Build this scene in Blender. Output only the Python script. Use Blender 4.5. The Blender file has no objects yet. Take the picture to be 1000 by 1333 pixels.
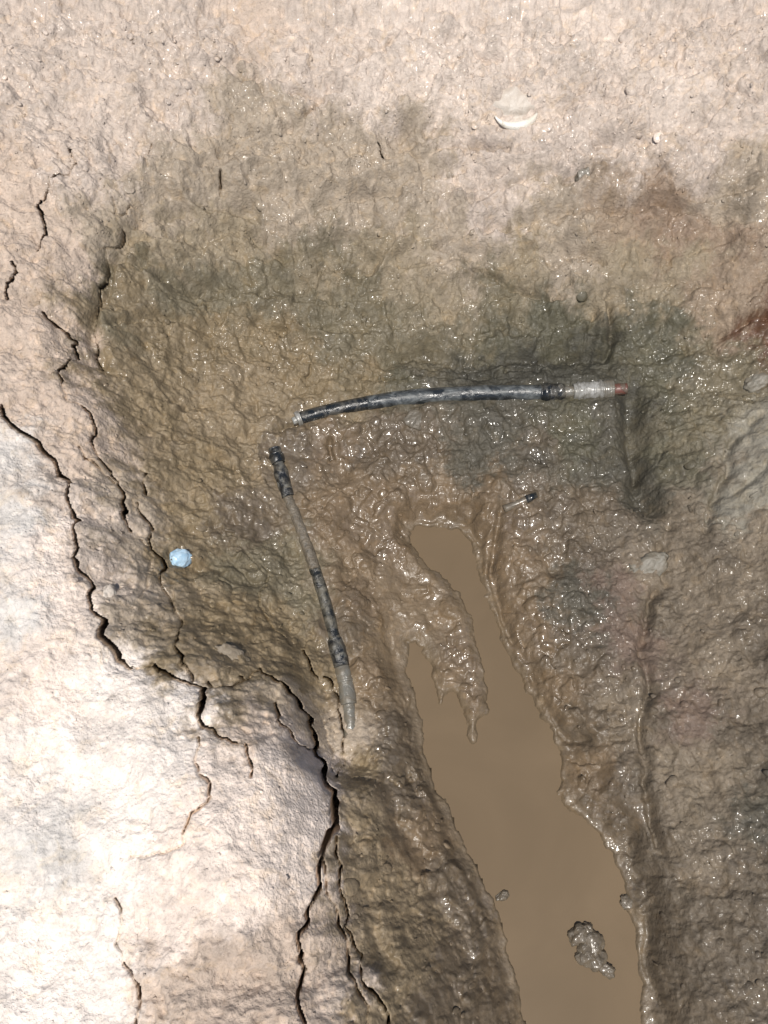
import bpy, bmesh, math, random
import numpy as np
from mathutils import Vector

random.seed(7)
rng = np.random.RandomState(11)
SC = bpy.context.scene
COL = SC.collection

# ---------------------------------------------------------------- camera
PITCH = math.radians(68.0)
CAM = np.array([0.0, 0.0, 1.25])
TV = math.tan(math.radians(30.0))
TH = TV * 0.75
FWD = np.array([0.0, math.cos(PITCH), -math.sin(PITCH)])
UPV = np.array([0.0, math.sin(PITCH), math.cos(PITCH)])
cd = bpy.data.cameras.new('camera')
cd.sensor_fit = 'VERTICAL'
cd.angle_y = math.radians(60.0)
cd.clip_start = 0.02
cd.clip_end = 500
cam = bpy.data.objects.new('camera', cd)
COL.objects.link(cam)
cam.location = CAM
cam.rotation_euler = (math.pi / 2 - PITCH, 0, 0)
SC.camera = cam

# ---------------------------------------------------------------- daylight
SUN = Vector((-0.035, -0.34, 0.94)).normalized()       # towards the sun
w = bpy.data.worlds.new('World')
SC.world = w
w.use_nodes = True
nt = w.node_tree
bg = nt.nodes.get('Background') or nt.nodes.new('ShaderNodeBackground')
sky = nt.nodes.new('ShaderNodeTexSky')
sky.sky_type = 'NISHITA'
sky.sun_disc = False
sky.sun_elevation = math.asin(SUN.z)
sky.sun_rotation = math.atan2(SUN.x, SUN.y)
nt.links.new(sky.outputs[0], bg.inputs[0])
bg.inputs[1].default_value = 0.07
out = nt.nodes.get('World Output') or nt.nodes.new('ShaderNodeOutputWorld')
nt.links.new(bg.outputs[0], out.inputs[0])
sl = bpy.data.lights.new('sun', 'SUN')
sl.energy = 4.0
sl.angle = math.radians(0.5)
sl.color = (1.0, 0.95, 0.88)
so = bpy.data.objects.new('sun', sl)
COL.objects.link(so)
so.location = SUN * 6
so.rotation_euler = SUN.to_track_quat('Z', 'Y').to_euler()
SC.view_settings.view_transform = 'Standard'
SC.view_settings.look = 'None'
SC.view_settings.gamma = 1
SC.view_settings.use_curve_mapping = False
SC.view_settings.exposure = 0.30

# ---------------------------------------------------------------- numpy noise
PERM = rng.permutation(4096).astype(np.int32)
RND = rng.rand(4096).astype(np.float32)

def hsh(ix, iy, s=0):
    return PERM[(PERM[(ix + s * 57) & 4095] + iy) & 4095]

def vnoise(x, y, s=0):
    """gradient noise, about -1..1"""
    xi = np.floor(x).astype(np.int32); yi = np.floor(y).astype(np.int32)
    xf = (x - xi).astype(np.float32); yf = (y - yi).astype(np.float32)
    u = xf * xf * xf * (xf * (xf * 6 - 15) + 10); v = yf * yf * yf * (yf * (yf * 6 - 15) + 10)
    def g(a, b):
        an = RND[hsh(xi + a, yi + b, s)] * 6.2832
        return np.cos(an) * (xf - a) + np.sin(an) * (yf - b)
    n0 = g(0, 0) * (1 - u) + g(1, 0) * u
    n1 = g(0, 1) * (1 - u) + g(1, 1) * u
    return (n0 * (1 - v) + n1 * v) * 1.5

def fbm(x, y, size, octv=4, s=0, gain=0.5):
    r = np.zeros_like(x); a = 1.0; f = 1.0 / size
    for o in range(octv):
        r += a * vnoise(x * f + 13.7 * o, y * f - 7.1 * o, s + o)
        a *= gain; f *= 2.03
    return r

def ridged(x, y, size, octv=3, s=0):
    r = np.zeros_like(x); a = 1.0; f = 1.0 / size
    for o in range(octv):
        r += a * (1 - 2 * np.abs(vnoise(x * f + 3.1 * o, y * f + 9.2 * o, s + o)))
        a *= 0.5; f *= 2.1
    return r

def worley(x, y, size, s=0):
    """F1, F2 (in cells) and a random number of the nearest cell"""
    x = x / size; y = y / size
    xi = np.floor(x).astype(np.int32); yi = np.floor(y).astype(np.int32)
    f1 = np.full(x.shape, 9.0, np.float32); f2 = f1.copy(); idr = np.zeros(x.shape, np.float32)
    for a in (-1, 0, 1):
        for b in (-1, 0, 1):
            h = hsh(xi + a, yi + b, s)
            px = xi + a + RND[h]; py = yi + b + RND[(h * 7 + 131) & 4095]
            d = np.sqrt((x - px) ** 2 + (y - py) ** 2).astype(np.float32)
            m = d < f1
            f2 = np.where(m, f1, np.minimum(f2, d))
            idr = np.where(m, RND[(h * 3 + 977) & 4095], idr)
            f1 = np.where(m, d, f1)
    return f1, f2, idr

def sstep(a, b, x):
    t = np.clip((x - a) / (b - a), 0, 1)
    return t * t * (3 - 2 * t)

# ---------------------------------------------------------------- photo ray -> place
def ray(u, v):
    return FWD + np.array([1.0, 0, 0]) * ((u - 500) / 500 * TH) + UPV * ((666.5 - v) / 666.5 * TV)

def at_z(u, v, z):
    d = ray(u, v)
    return CAM + d * ((z - CAM[2]) / d[2])

# the lie of the land: measured spots (photo spot, height above the water)
LAND = [
 # far bank, upper
 (0,0,.44),(150,0,.44),(350,0,.43),(500,0,.42),(700,0,.43),(850,0,.44),(1000,0,.45),
 (0,150,.42),(200,150,.37),(400,150,.33),(600,150,.32),(800,150,.35),(1000,150,.38),
 (0,300,.40),(120,300,.35),(250,300,.25),(400,290,.21),(550,290,.20),(700,290,.22),(850,270,.25),(1000,280,.28),
 (0,420,.385),(90,420,.34),(160,420,.25),(260,400,.16),(400,400,.11),(520,410,.09),(650,400,.10),(800,390,.12),(900,380,.16),(1000,400,.19),
 (0,520,.385),(60,520,.36),(130,520,.28),(200,520,.18),(300,500,.10),(420,480,.065),(560,470,.055),(700,460,.055),(820,460,.07),(910,470,.09),(1000,480,.13),
 # left ledge
 (-150,700,.40),(0,640,.39),(60,640,.37),(100,690,.35),(125,640,.32),(180,680,.23),(250,660,.15),(340,620,.08),
 (0,900,.40),(120,820,.37),(180,780,.30),(230,760,.19),(300,740,.12),(380,740,.055),
 (-150,1000,.40),(0,1100,.40),(150,1000,.395),(240,930,.37),(270,870,.32),(320,830,.18),(390,820,.08),
 (320,950,.345),(370,980,.31),(405,1000,.245),(360,900,.24),(405,915,.15),(415,960,.16),(435,900,.075),(428,1015,.19),(455,960,.09),(470,1000,.09),
 (200,1150,.40),(370,1100,.39),(385,1050,.345),(420,1080,.305),(455,1060,.20),(490,1020,.115),
 (0,1333,.40),(200,1333,.40),(350,1300,.39),(395,1220,.365),(440,1180,.27),(500,1180,.165),(550,1150,.08),
 (460,1333,.34),(520,1310,.24),(600,1270,.10),(640,1260,.03),(-100,1600,.40),(300,1600,.4),(450,1550,.36),
 # floor
 (360,580,.055),(450,560,.05),(600,560,.05),(720,560,.05),(800,540,.06),(430,680,.05),(520,640,.045),(640,630,.045),(740,640,.05),(820,620,.04),
 (470,760,.03),(480,860,.03),(520,960,.04),(530,1040,.05),(700,740,.035),(720,820,.035),(770,900,.04),(800,1000,.035),(850,1100,.05),(890,1250,.06),
 (560,690,.012),(640,800,.01),(720,950,.01),(600,1100,.015),(680,1340,.02),(820,1150,.015),(845,1333,.02),(600,850,.0),
 # right bank
 (900,560,.09),(1000,560,.15),(930,650,.11),(1000,680,.15),(870,700,.06),(860,820,.055),(930,820,.09),(1000,850,.13),
 (870,1000,.065),(940,1000,.095),(1000,1030,.125),(930,1180,.09),(1000,1230,.125),(1000,1333,.13),(950,1333,.105),(1150,700,.24),(1150,1000,.22),(1150,1333,.22),
]
SINK = .64                                             # banks flattened so the slopes are lit more evenly
LAND = [(u, v, z if z < .06 else .06 + (z - .06) * SINK) for u, v, z in LAND]
ctrl = [tuple(at_z(u, v, z)) for u, v, z in LAND]
for k in range(24):
    a = k / 24 * 2 * math.pi
    for r_, z_ in ((1.9, .31), (2.6, .31)):
        ctrl.append((r_ * math.cos(a), .45 + r_ * math.sin(a), z_))
for x_ in (.05, .25):
    ctrl.append((x_, -.35, .0)); ctrl.append((x_, -.6, .12)); ctrl.append((x_, -1.0, .29))
ctrl = np.array(ctrl)

def tps_k(r2):
    return 0.5 * r2 * np.log(r2 + 1e-9)
_n = len(ctrl)
_A = np.zeros((_n + 3, _n + 3))
_d2 = (ctrl[:, None, 0] - ctrl[None, :, 0]) ** 2 + (ctrl[:, None, 1] - ctrl[None, :, 1]) ** 2
_A[:_n, :_n] = tps_k(_d2) + np.eye(_n) * 0.0012
_A[:_n, _n] = 1; _A[:_n, _n + 1:] = ctrl[:, :2]
_A[_n, :_n] = 1; _A[_n + 1:, :_n] = ctrl[:, :2].T
_W = np.linalg.solve(_A, np.concatenate([ctrl[:, 2], [0, 0, 0]]))

def base(x, y):
    x = np.asarray(x, float); y = np.asarray(y, float)
    z = _W[_n] + _W[_n + 1] * x + _W[_n + 2] * y
    for i in range(_n):
        z = z + _W[i] * tps_k((x - ctrl[i, 0]) ** 2 + (y - ctrl[i, 1]) ** 2)
    rr = np.sqrt(x * x + (y - .45) ** 2)
    k = sstep(1.6, 2.4, rr)
    return z * (1 - k) + .31 * k

def hit(u, v):
    """where the sight line of a photo spot meets the land"""
    d = ray(u, v)
    ts = np.linspace(0.5, 2.2, 120)
    p = CAM[None] + ts[:, None] * d[None]
    g = p[:, 2] - base(p[:, 0], p[:, 1])
    i = int(np.argmax(g < 0)) if (g < 0).any() else 119
    i = max(i, 1)
    a, b = ts[i - 1], ts[i]
    for _ in range(10):
        m = (a + b) / 2
        q = CAM + d * m
        if q[2] - float(base(q[0], q[1])) < 0: b = m
        else: a = m
    return CAM + d * (a + b) / 2

# ---------------------------------------------------------------- the grid
def axis(lo, hi, step, n, grow):
    core = np.arange(lo, hi, step)
    st = step * grow ** np.arange(1, n + 1)
    return np.concatenate([(lo - np.cumsum(st))[::-1], core, core[-1] + np.cumsum(st)])
GX = axis(-.64, .64, .00145, 54, 1.15)
GY = axis(-.22, 1.17, .00145, 54, 1.15)
NX, NY = len(GX), len(GY)
X, Y = np.meshgrid(GX, GY)
X = X.astype(np.float32); Y = Y.astype(np.float32)

# smooth land from a coarse grid of the spline, interpolated (fast)
cx = np.concatenate([[-40, -10, -4, -2.5], np.arange(-1.9, 1.9, .016), [2.5, 4, 10, 40]])
cy = np.concatenate([[-40, -10, -4, -2.5], np.arange(-1.6, 2.6, .016), [3.0, 4, 10, 40]])
CX, CY = np.meshgrid(cx, cy)
CB = base(CX, CY)
def bilerp(x, y):
    i = np.clip(np.searchsorted(cx, x) - 1, 0, len(cx) - 2); j = np.clip(np.searchsorted(cy, y) - 1, 0, len(cy) - 2)
    u = (x - cx[i]) / (cx[i + 1] - cx[i]); v = (y - cy[j]) / (cy[j + 1] - cy[j])
    return (CB[j, i] * (1 - u) * (1 - v) + CB[j, i + 1] * u * (1 - v) + CB[j + 1, i] * (1 - u) * v + CB[j + 1, i + 1] * u * v)
ii = np.clip(np.searchsorted(cx, GX) - 1, 0, len(cx) - 2); uu = (GX - cx[ii]) / (cx[ii + 1] - cx[ii])
jj = np.clip(np.searchsorted(cy, GY) - 1, 0, len(cy) - 2); vv = (GY - cy[jj]) / (cy[jj + 1] - cy[jj])
T = CB[:, ii] * (1 - uu) + CB[:, ii + 1] * uu
Z = (T[jj] * (1 - vv)[:, None] + T[jj + 1] * vv[:, None]).astype(np.float32)
BASE = Z.copy()

# ---------------------------------------------------------------- soils, placed by spot
#        colour (linear base colour)      wet  gran flake goo smear
SOIL = {
 'bank':  ((.445, .372, .315), .42, .6, .9, .5, 0),
 'bankp': ((.50, .422, .36), .40, .6, .9, .5, 0),
 'bankt': ((.305, .250, .190), .45, .6, .9, .3, 0),
 'ochre': ((.226, .183, .124), .45, .3, 1, .2, 0),
 'pink':  ((.455, .365, .295), .1, .5, .7, 0, 0),
 'ledge': ((0.679, 0.577, 0.500), .0, .25, .35, 0, .15),  # ledge tones: pale dry clay, lightened to stand for flash falloff
 'ledgeg':((.565, .53, .49), .0, .2, .25, 0, .6),
 'ledgew':((0.737, 0.660, 0.592), .0, .22, .3, 0, .2),
 'brown': ((0.181, 0.138, 0.082), .65, .2, 1, .4, 0),
 'tan':   ((.195, .150, .094), .65, .2, 1, .3, 0),
 'olive': ((.128, .108, .070), .65, .1, 1, .4, 0),
 'green': ((.082, .075, .049), .65, .1, .9, .4, .5),
 'gley_shade':  ((.046, .043, .033), .45, 0, .7, .4, .5),  # dark gleyed clay; also paints shade in the gap above the upper pipe
 'mud':   ((0.143, 0.103, 0.064), 1, 0, .15, 1, 0),
 'slick': ((0.148, 0.109, 0.068), 1, 0, .04, .22, 0),
 'mudg':  ((0.110, 0.085, 0.058), .9, 0, .4, .9, 0),
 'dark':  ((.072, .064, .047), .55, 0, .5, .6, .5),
 'grey':  ((0.157, 0.125, 0.088), .5, .1, .5, .4, .6),
 'pgrey': ((0.199, 0.182, 0.145), .35, 0, .3, .2, .5),
 'dgrey': ((0.107, 0.085, 0.060), .55, .1, .6, .5, .5),
 'rpink': ((0.137, 0.098, 0.074), .5, .2, .5, .3, .5),
 'rust':  ((.080, .036, .018), 1, .2, .6, .7, .2),
 'rusty': ((.205, .146, .102), .55, .2, .9, .4, .2),
 'orust': ((.235, .178, .125), .45, .3, .9, .3, .2),
}
SPOTS = [
 (535,790,'slick'),(520,830,'slick'),(548,825,'slick'),(515,870,'slick'),(520,770,'slick'),(590,860,'mud'),(590,800,'slick'),
 (835,555,'gley_shade'),(835,600,'gley_shade'),(848,645,'gley_shade'),(820,530,'gley_shade'),(795,435,'gley_shade'),(770,468,'gley_shade'),(700,474,'gley_shade'),(550,490,'dark'),(600,492,'gley_shade'),(660,486,'gley_shade'),(720,484,'gley_shade'),(630,482,'gley_shade'),(560,482,'dark'),(520,490,'green'),(505,455,'olive'),(470,470,'olive'),(450,445,'olive'),(535,462,'olive'),(560,455,'olive'),(620,450,'olive'),(870,440,'green'),(830,425,'green'),(740,430,'green'),(750,770,'dark'),  # dark row above the upper pipe is its shadow gap, put into colour
 (600,590,'dark'),(660,570,'dark'),(700,600,'dark'),(740,560,'green'),(770,610,'dark'),(430,330,'olive'),(330,390,'olive'),(460,370,'olive'),(150,430,'olive'),(135,360,'olive'),(170,270,'bankt'),(230,250,'bankt'),
 (945,600,'grey'),(900,690,'grey'),(930,720,'dgrey'),(985,620,'pgrey'),(870,540,'green'),(870,490,'green'),(900,500,'olive'),(860,590,'green'),
 (40,40,'bank'),(150,40,'bank'),(260,60,'bank'),(330,30,'pink'),(400,40,'bank'),(500,40,'bankp'),(600,40,'bankp'),(700,40,'bankp'),(800,50,'bankp'),(900,50,'bank'),(980,50,'bank'),
 (40,140,'bank'),(120,140,'bank'),(230,140,'bank'),(320,140,'bankt'),(400,110,'bank'),(480,120,'bankp'),(580,120,'bankp'),(680,130,'bankp'),(780,140,'bank'),(880,120,'bankp'),(980,150,'bank'),
 (30,240,'pink'),(110,230,'bank'),(160,210,'bank'),(220,230,'bankt'),(300,210,'bankt'),(380,180,'bankt'),(460,190,'bankt'),(550,190,'bankt'),(620,200,'bank'),(720,200,'bank'),(820,200,'bank'),(920,190,'bank'),(990,210,'bankt'),
 (30,340,'pink'),(80,330,'pink'),(130,310,'bankt'),(180,310,'ochre'),(240,310,'ochre'),(300,300,'ochre'),(380,280,'bankt'),(450,270,'bankt'),(540,260,'bankt'),(640,270,'bank'),(720,280,'bankt'),(800,272,'orust'),(840,280,'rusty'),(880,295,'rusty'),(920,305,'rusty'),(965,330,'rusty'),(820,300,'orust'),(940,360,'orust'),(975,262,'grey'),(940,270,'bankt'),(990,290,'bankt'),
 (30,440,'pink'),(80,430,'pink'),(120,400,'tan'),(160,380,'brown'),(220,370,'olive'),(290,380,'olive'),(360,360,'olive'),(430,350,'ochre'),(510,340,'ochre'),(590,330,'bankt'),(680,340,'ochre'),(750,340,'bankt'),(820,340,'ochre'),(900,340,'ochre'),(970,350,'orust'),
 (30,520,'pink'),(80,520,'pink'),(130,480,'brown'),(200,450,'brown'),(280,440,'brown'),(350,420,'brown'),(420,410,'olive'),(500,420,'olive'),(580,410,'ochre'),(650,400,'olive'),(720,410,'green'),(790,400,'ochre'),(860,390,'ochre'),(930,400,'orust'),(985,425,'rust'),(1002,445,'rust'),(948,425,'orust'),(965,395,'orust'),(960,465,'olive'),
 (200,540,'brown'),(270,540,'tan'),(340,510,'tan'),(400,490,'brown'),(480,480,'brown'),(560,470,'olive'),(640,460,'green'),(720,460,'green'),(790,450,'green'),(850,450,'green'),(910,460,'olive'),(970,490,'olive'),
 (60,580,'pink'),(110,590,'pink'),(30,580,'ledgeg'),(30,680,'ledgeg'),(30,800,'ledgeg'),(80,780,'ledge'),(70,700,'ledge'),
 (118,660,'bank'),(175,720,'bankt'),(170,640,'bankt'),(135,740,'bank'),(148,640,'bankt'),(170,740,'bankt'),(185,820,'bankt'),(215,860,'brown'),
 (200,620,'brown'),(270,610,'brown'),(330,600,'tan'),(380,600,'mudg'),(250,680,'brown'),(320,680,'mudg'),(230,740,'brown'),(300,740,'olive'),(360,740,'olive'),(240,810,'brown'),(310,810,'brown'),(370,820,'brown'),(300,860,'tan'),(360,870,'brown'),
 (440,600,'mud'),(500,590,'mudg'),(560,580,'mudg'),(640,580,'dark'),(700,590,'mudg'),(760,590,'green'),(800,560,'dark'),(840,560,'olive'),(835,620,'dark'),(850,650,'dark'),(880,580,'olive'),(910,540,'olive'),(920,600,'green'),(960,590,'pgrey'),(1000,560,'pgrey'),
 (440,680,'mud'),(500,680,'mud'),(560,650,'mud'),(640,650,'mud'),(700,650,'mudg'),(760,660,'mudg'),(800,680,'dgrey'),(880,660,'grey'),(955,655,'pgrey'),(990,640,'pgrey'),(992,700,'grey'),
 (470,780,'mud'),(530,780,'mud'),(590,800,'mud'),(480,880,'mud'),(600,900,'mud'),(520,960,'mudg'),(440,820,'mudg'),(400,790,'olive'),
 (680,720,'mud'),(730,720,'mudg'),(690,800,'mud'),(760,800,'dark'),(750,840,'mudg'),(800,770,'rpink'),(840,740,'grey'),(820,830,'rpink'),(860,800,'dgrey'),(900,780,'grey'),(960,760,'grey'),(930,860,'grey'),(990,840,'dgrey'),
 (720,900,'mud'),(770,930,'mudg'),(810,930,'grey'),(860,920,'dgrey'),(900,930,'rpink'),(960,940,'dgrey'),(770,1000,'mud'),(830,1010,'dgrey'),(880,1000,'grey'),(940,1020,'grey'),(985,1050,'dark'),
 (800,1080,'mudg'),(850,1120,'dgrey'),(920,1120,'grey'),(980,1140,'dgrey'),(840,1200,'dgrey'),(900,1220,'dgrey'),(970,1230,'dgrey'),(880,1310,'dgrey'),(960,1310,'dgrey'),
 (410,880,'brown'),(420,950,'bankt'),(460,1010,'brown'),(475,1090,'tan'),(520,1020,'mudg'),(540,1100,'mud'),(590,1160,'mudg'),(490,1160,'tan'),(540,1220,'tan'),(510,1230,'tan'),(600,1260,'mudg'),(640,1310,'mudg'),(560,1310,'mudg'),(500,1270,'brown'),(470,1230,'tan'),(450,1150,'tan'),(480,1330,'tan'),(445,1290,'bank'),
 (150,880,'ledgew'),(60,880,'ledge'),(230,930,'ledgew'),(300,920,'tan'),(330,950,'pink'),(290,980,'ledge'),(370,950,'bank'),(350,910,'bankt'),(400,990,'ledge'),
 (40,1000,'ledgew'),(130,1000,'ledgew'),(210,1000,'ledgew'),(70,1120,'ledgeg'),(170,1090,'ledgew'),(260,1090,'ledge'),(340,1050,'ledge'),(400,1060,'ledge'),(390,1130,'ledge'),
 (40,1200,'ledgew'),(120,1230,'ledgew'),(220,1180,'ledge'),(310,1180,'ledge'),(360,1220,'pink'),(410,1180,'pink'),(40,1310,'ledgew'),(130,1320,'ledgew'),(230,1290,'pink'),(310,1290,'pink'),(370,1310,'pink'),(420,1290,'pink'),
]
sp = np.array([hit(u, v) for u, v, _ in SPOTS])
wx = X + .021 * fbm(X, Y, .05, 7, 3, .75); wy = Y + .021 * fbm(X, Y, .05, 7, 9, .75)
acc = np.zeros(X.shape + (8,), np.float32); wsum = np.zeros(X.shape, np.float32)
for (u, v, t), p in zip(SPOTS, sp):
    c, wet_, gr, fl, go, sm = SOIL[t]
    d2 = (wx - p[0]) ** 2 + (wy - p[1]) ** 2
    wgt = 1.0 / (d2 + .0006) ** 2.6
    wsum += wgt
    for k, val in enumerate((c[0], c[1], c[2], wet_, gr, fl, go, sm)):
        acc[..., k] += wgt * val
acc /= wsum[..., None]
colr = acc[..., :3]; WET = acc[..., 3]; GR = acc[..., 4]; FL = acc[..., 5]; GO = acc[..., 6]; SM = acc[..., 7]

# ---------------------------------------------------------------- distance helpers
def seg_update(D, Wd, a, b, wa, wb, reach, extra=None, A=None, ea=0, eb=0):
    """smallest distance/width ratio to a tapering segment, kept in D"""
    x0, x1 = min(a[0], b[0]) - reach, max(a[0], b[0]) + reach
    y0, y1 = min(a[1], b[1]) - reach, max(a[1], b[1]) + reach
    i0, i1 = np.searchsorted(GX, [x0, x1]); j0, j1 = np.searchsorted(GY, [y0, y1])
    if i1 <= i0 or j1 <= j0: return
    xs = X[j0:j1, i0:i1]; ys = Y[j0:j1, i0:i1]
    dx, dy = b[0] - a[0], b[1] - a[1]
    L = dx * dx + dy * dy + 1e-12
    t = np.clip(((xs - a[0]) * dx + (ys - a[1]) * dy) / L, 0, 1)
    d = np.sqrt((xs - a[0] - t * dx) ** 2 + (ys - a[1] - t * dy) ** 2)
    wd = wa + (wb - wa) * t
    q = d / wd
    sub = D[j0:j1, i0:i1]
    m = q < sub
    sub[m] = q[m]
    Wd[j0:j1, i0:i1][m] = wd[m]
    if A is not None:
        A[j0:j1, i0:i1][m] = (ea + (eb - ea) * t)[m]

def poly_sd(poly, reach=.12):
    """signed distance to a closed outline (negative inside)"""
    D = np.full(X.shape, 9.0, np.float32); Wd = np.ones(X.shape, np.float32)
    n = len(poly)
    for i in range(n):
        seg_update(D, Wd, poly[i], poly[(i + 1) % n], 1, 1, reach)
    ins = np.zeros(X.shape, bool)
    for i in range(n):
        (xa, ya), (xb, yb) = poly[i][:2], poly[(i + 1) % n][:2]
        c = ((ya > Y) != (yb > Y)) & (X < (xb - xa) * (Y - ya) / (yb - ya + 1e-12) + xa)
        ins ^= c
    return np.where(ins, -D, D)

def jag(pts, wid, amp=.3, lev=2):
    """broken line: midpoints pushed sideways"""
    P = [np.array(p[:2]) for p in pts]; Wd = list(wid)
    for _ in range(lev):
        Q = [P[0]]; V = [Wd[0]]
        for i in range(len(P) - 1):
            a, b = P[i], P[i + 1]
            n = np.array([-(b - a)[1], (b - a)[0]])
            Q += [(a + b) / 2 + n * random.uniform(-amp, amp), b]
            V += [(Wd[i] + Wd[i + 1]) / 2 * random.uniform(.6, 1.3), Wd[i + 1]]
        P, Wd = Q, V
    return P, Wd

# ---------------------------------------------------------------- puddle
PUD = [(530,690),(545,683),(572,683),(600,690),(617,712),(628,750),(641,800),(658,842),(690,900),(712,940),(728,968),(735,1000),(727,1030),(745,1052),(775,1075),(800,1110),(819,1160),(826,1205),(835,1260),(842,1333),(845,1420),(835,1560),(760,1600),(700,1500),(683,1333),(665,1260),(650,1200),(620,1130),(595,1085),(575,1040),(556,1000),(549,965),(546,930),(534,895),(525,862),(530,836),(545,822),(560,835),(572,870),(572,830),(552,770),(540,730)]
TON = [(522,700),(538,714),(560,742),(590,768),(609,802),(620,840),(630,895),(632,925),(622,945),(615,964),(608,945),(604,925),(594,903),(582,900),(574,914),(569,890),(562,862),(553,840),(540,831),(526,840),(512,850),(500,835),(500,740)]
pud = [at_z(u, v, 0)[:2] for u, v in PUD]; ton = [at_z(u, v, 0)[:2] for u, v in TON]
SMALL_Z = .024
sml = [at_z(u, v, SMALL_Z)[:2] for u, v in [(446,727),(458,731),(465,748),(463,768),(455,778),(458,795),(450,802),(442,792),(438,770),(440,745)]]
sdp = poly_sd(pud); sdt = poly_sd(ton)
sd = np.maximum(sdp, -sdt)
edge_n = .0055 * fbm(X, Y, .030, 4, 21, .55)
sd = sd + edge_n
near = sstep(0, .045, sd)
rim = .0035 + np.clip(sd, 0, .014) * .18 + np.clip(sd - .014, 0, 1) * .5
rim = np.where(sdt < .006, .004 + np.clip(-sdt, 0, .012) * .55, rim)
Zo = Z * near + np.minimum(rim, Z + .02) * (1 - near)
Zi = -.035 * sstep(0, .03, -sd) - .001
Z = np.where(sd < 0, Zi + .004 * sstep(.004, 0, -sd), Zo)
sds = poly_sd(sml, .05) + edge_n * .5
ks = sstep(.03, .0, sds)
Z = np.where(sds < .03, Z * (1 - ks) + ks * np.where(sds < 0, SMALL_Z - .004 + np.maximum(sds, -.01), SMALL_Z + .003 + sds * .2), Z)
wetfloor = GO

# ---------------------------------------------------------------- pipes' beds
def spline(pts, per=10):
    P = [np.array(p, float) for p in pts]
    P = [2 * P[0] - P[1]] + P + [2 * P[-1] - P[-2]]
    o = []
    for i in range(1, len(P) - 2):
        for k in range(per):
            t = k / per
            o.append(.5 * (2 * P[i] + (P[i + 1] - P[i - 1]) * t + (2 * P[i - 1] - 5 * P[i] + 4 * P[i + 1] - P[i + 2]) * t * t + (3 * P[i] - P[i - 1] - 3 * P[i + 1] + P[i + 2]) * t ** 3))
    o.append(P[-2])
    return o
UP_PX = [(381,549),(400,542),(450,530),(520,519),(600,513),(660,511),(712,511),(760,509),(818,506)]
LO_PX = [(357,583),(365,612),(376,650),(392,690),(408,735),(424,785),(438,840),(449,885),(455,925),(457,968)]
up_axis = [hit(u, v) for u, v in UP_PX]; lo_axis = [hit(u, v) for u, v in LO_PX]
def lin_fit_z(ax, zs):
    return [np.array([p[0], p[1], z]) for p, z in zip(ax, zs)]
UPZ = [.064,.064,.063,.063,.063,.064,.066,.068,.072]
LOZ = [.066,.064,.061,.058,.056,.053,.050,.047,.043,.037]
LO_BED = [.0, .0, .002, .003, .001, .001, .001, .0005, .0012, .013]      # mud standing higher against the pipe
up_axis = [np.array(at_z(u, v, z)) for (u, v), z in zip(UP_PX, UPZ)]
lo_axis = [np.array(at_z(u, v, z)) for (u, v), z in zip(LO_PX, LOZ)]
upS = spline(up_axis, 8); loS = spline(lo_axis, 8)
lo_bed = spline([q + np.array([0, 0, e]) for q, e in zip(lo_axis, LO_BED)], 8)
for ax, r, sink in ((upS, .0118, .001), (lo_bed, .0084, .0012)):
    D = np.full(X.shape, 99., np.float32); Wd = np.ones(X.shape, np.float32); A = np.zeros(X.shape, np.float32)
    for i in range(len(ax) - 1):
        seg_update(D, Wd, ax[i], ax[i + 1], 1, 1, .09, A=A, ea=ax[i][2], eb=ax[i + 1][2])
    k = sstep(.075, .018, D)
    Z = np.where(D < .08, Z * (1 - k) + (A - sink + np.clip(D - r, 0, 1) * .05) * k, Z)
    if ax is upS: PD = D.copy(); UD = D.copy()
    else: PD = np.minimum(PD, D); LD = D.copy()
pipe_calm = sstep(.006, .026, PD)

# ---------------------------------------------------------------- relief
# silt left along the waterline
silt = (sstep(.016, .0, sd + .004 * fbm(X, Y, .02, 3, 33)) * .75)[..., None].astype(np.float32)
colr[:] = colr * (1 - silt) + np.array([.135, .102, .065], np.float32) * silt
big = fbm(X, Y, .13, 3, 31)
Z += (.010 * big * (1 - GO * .6)).astype(np.float32) * sstep(0, .06, sd) * pipe_calm
dX = X + .006 * fbm(X, Y, .03, 3, 41); dY = Y + .006 * fbm(X, Y, .03, 3, 47)
f1, f2, id1 = worley(dX, dY * .8, .017, 51)
f1b, f2b, id2 = worley(dX, dY, .0085, 57)
e1, e2, id3 = worley(X + .003 * fbm(X, Y, .012, 2, 58), Y, .0062, 59)
gran = (.0050 * np.sqrt(np.clip(1.05 - f1 * 1.2, 0, 2)) * id1 + .0030 * np.clip(1 - f1b * 1.25, 0, 1) * id2
        + .0014 * np.clip(1 - e1 * 1.25, 0, 1) * id3
        + .0100 * fbm(X, Y * 1.3, .055, 5, 61, .52) + .0050 * ridged(X + .012 * fbm(X, Y, .04, 2, 65), Y * 1.4, .06, 3, 66))
p1, p2, pid = worley(dX + .3 * dY, dY * .75, .034, 71)
q1, q2, qid = worley(dX, dY * .7 - .2 * dX, .013, 75)
flake = 1.25 * ((pid - .5) * .0085 * sstep(.0, .16, p2 - p1) + (qid - .5) * .0044 * sstep(0, .2, q2 - q1)
         + .0070 * fbm(X, Y * 1.5, .06, 5, 81, .55) + .0010 * fbm(X, Y, .005, 2, 83))
gX = X + .006 * fbm(X, Y, .03, 3, 91); gY = Y + .006 * fbm(X, Y, .03, 3, 95)
g1, g2, gid = worley(gX, gY, .013, 101)
h1, h2, hid = worley(gX + 3, gY, .027, 103)
k1, k2, kid = worley(gX + 5, gY, .0072, 104)
def dome(f): return np.sqrt(np.clip(1 - (f * 1.5) ** 2, 0, 1))
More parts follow.
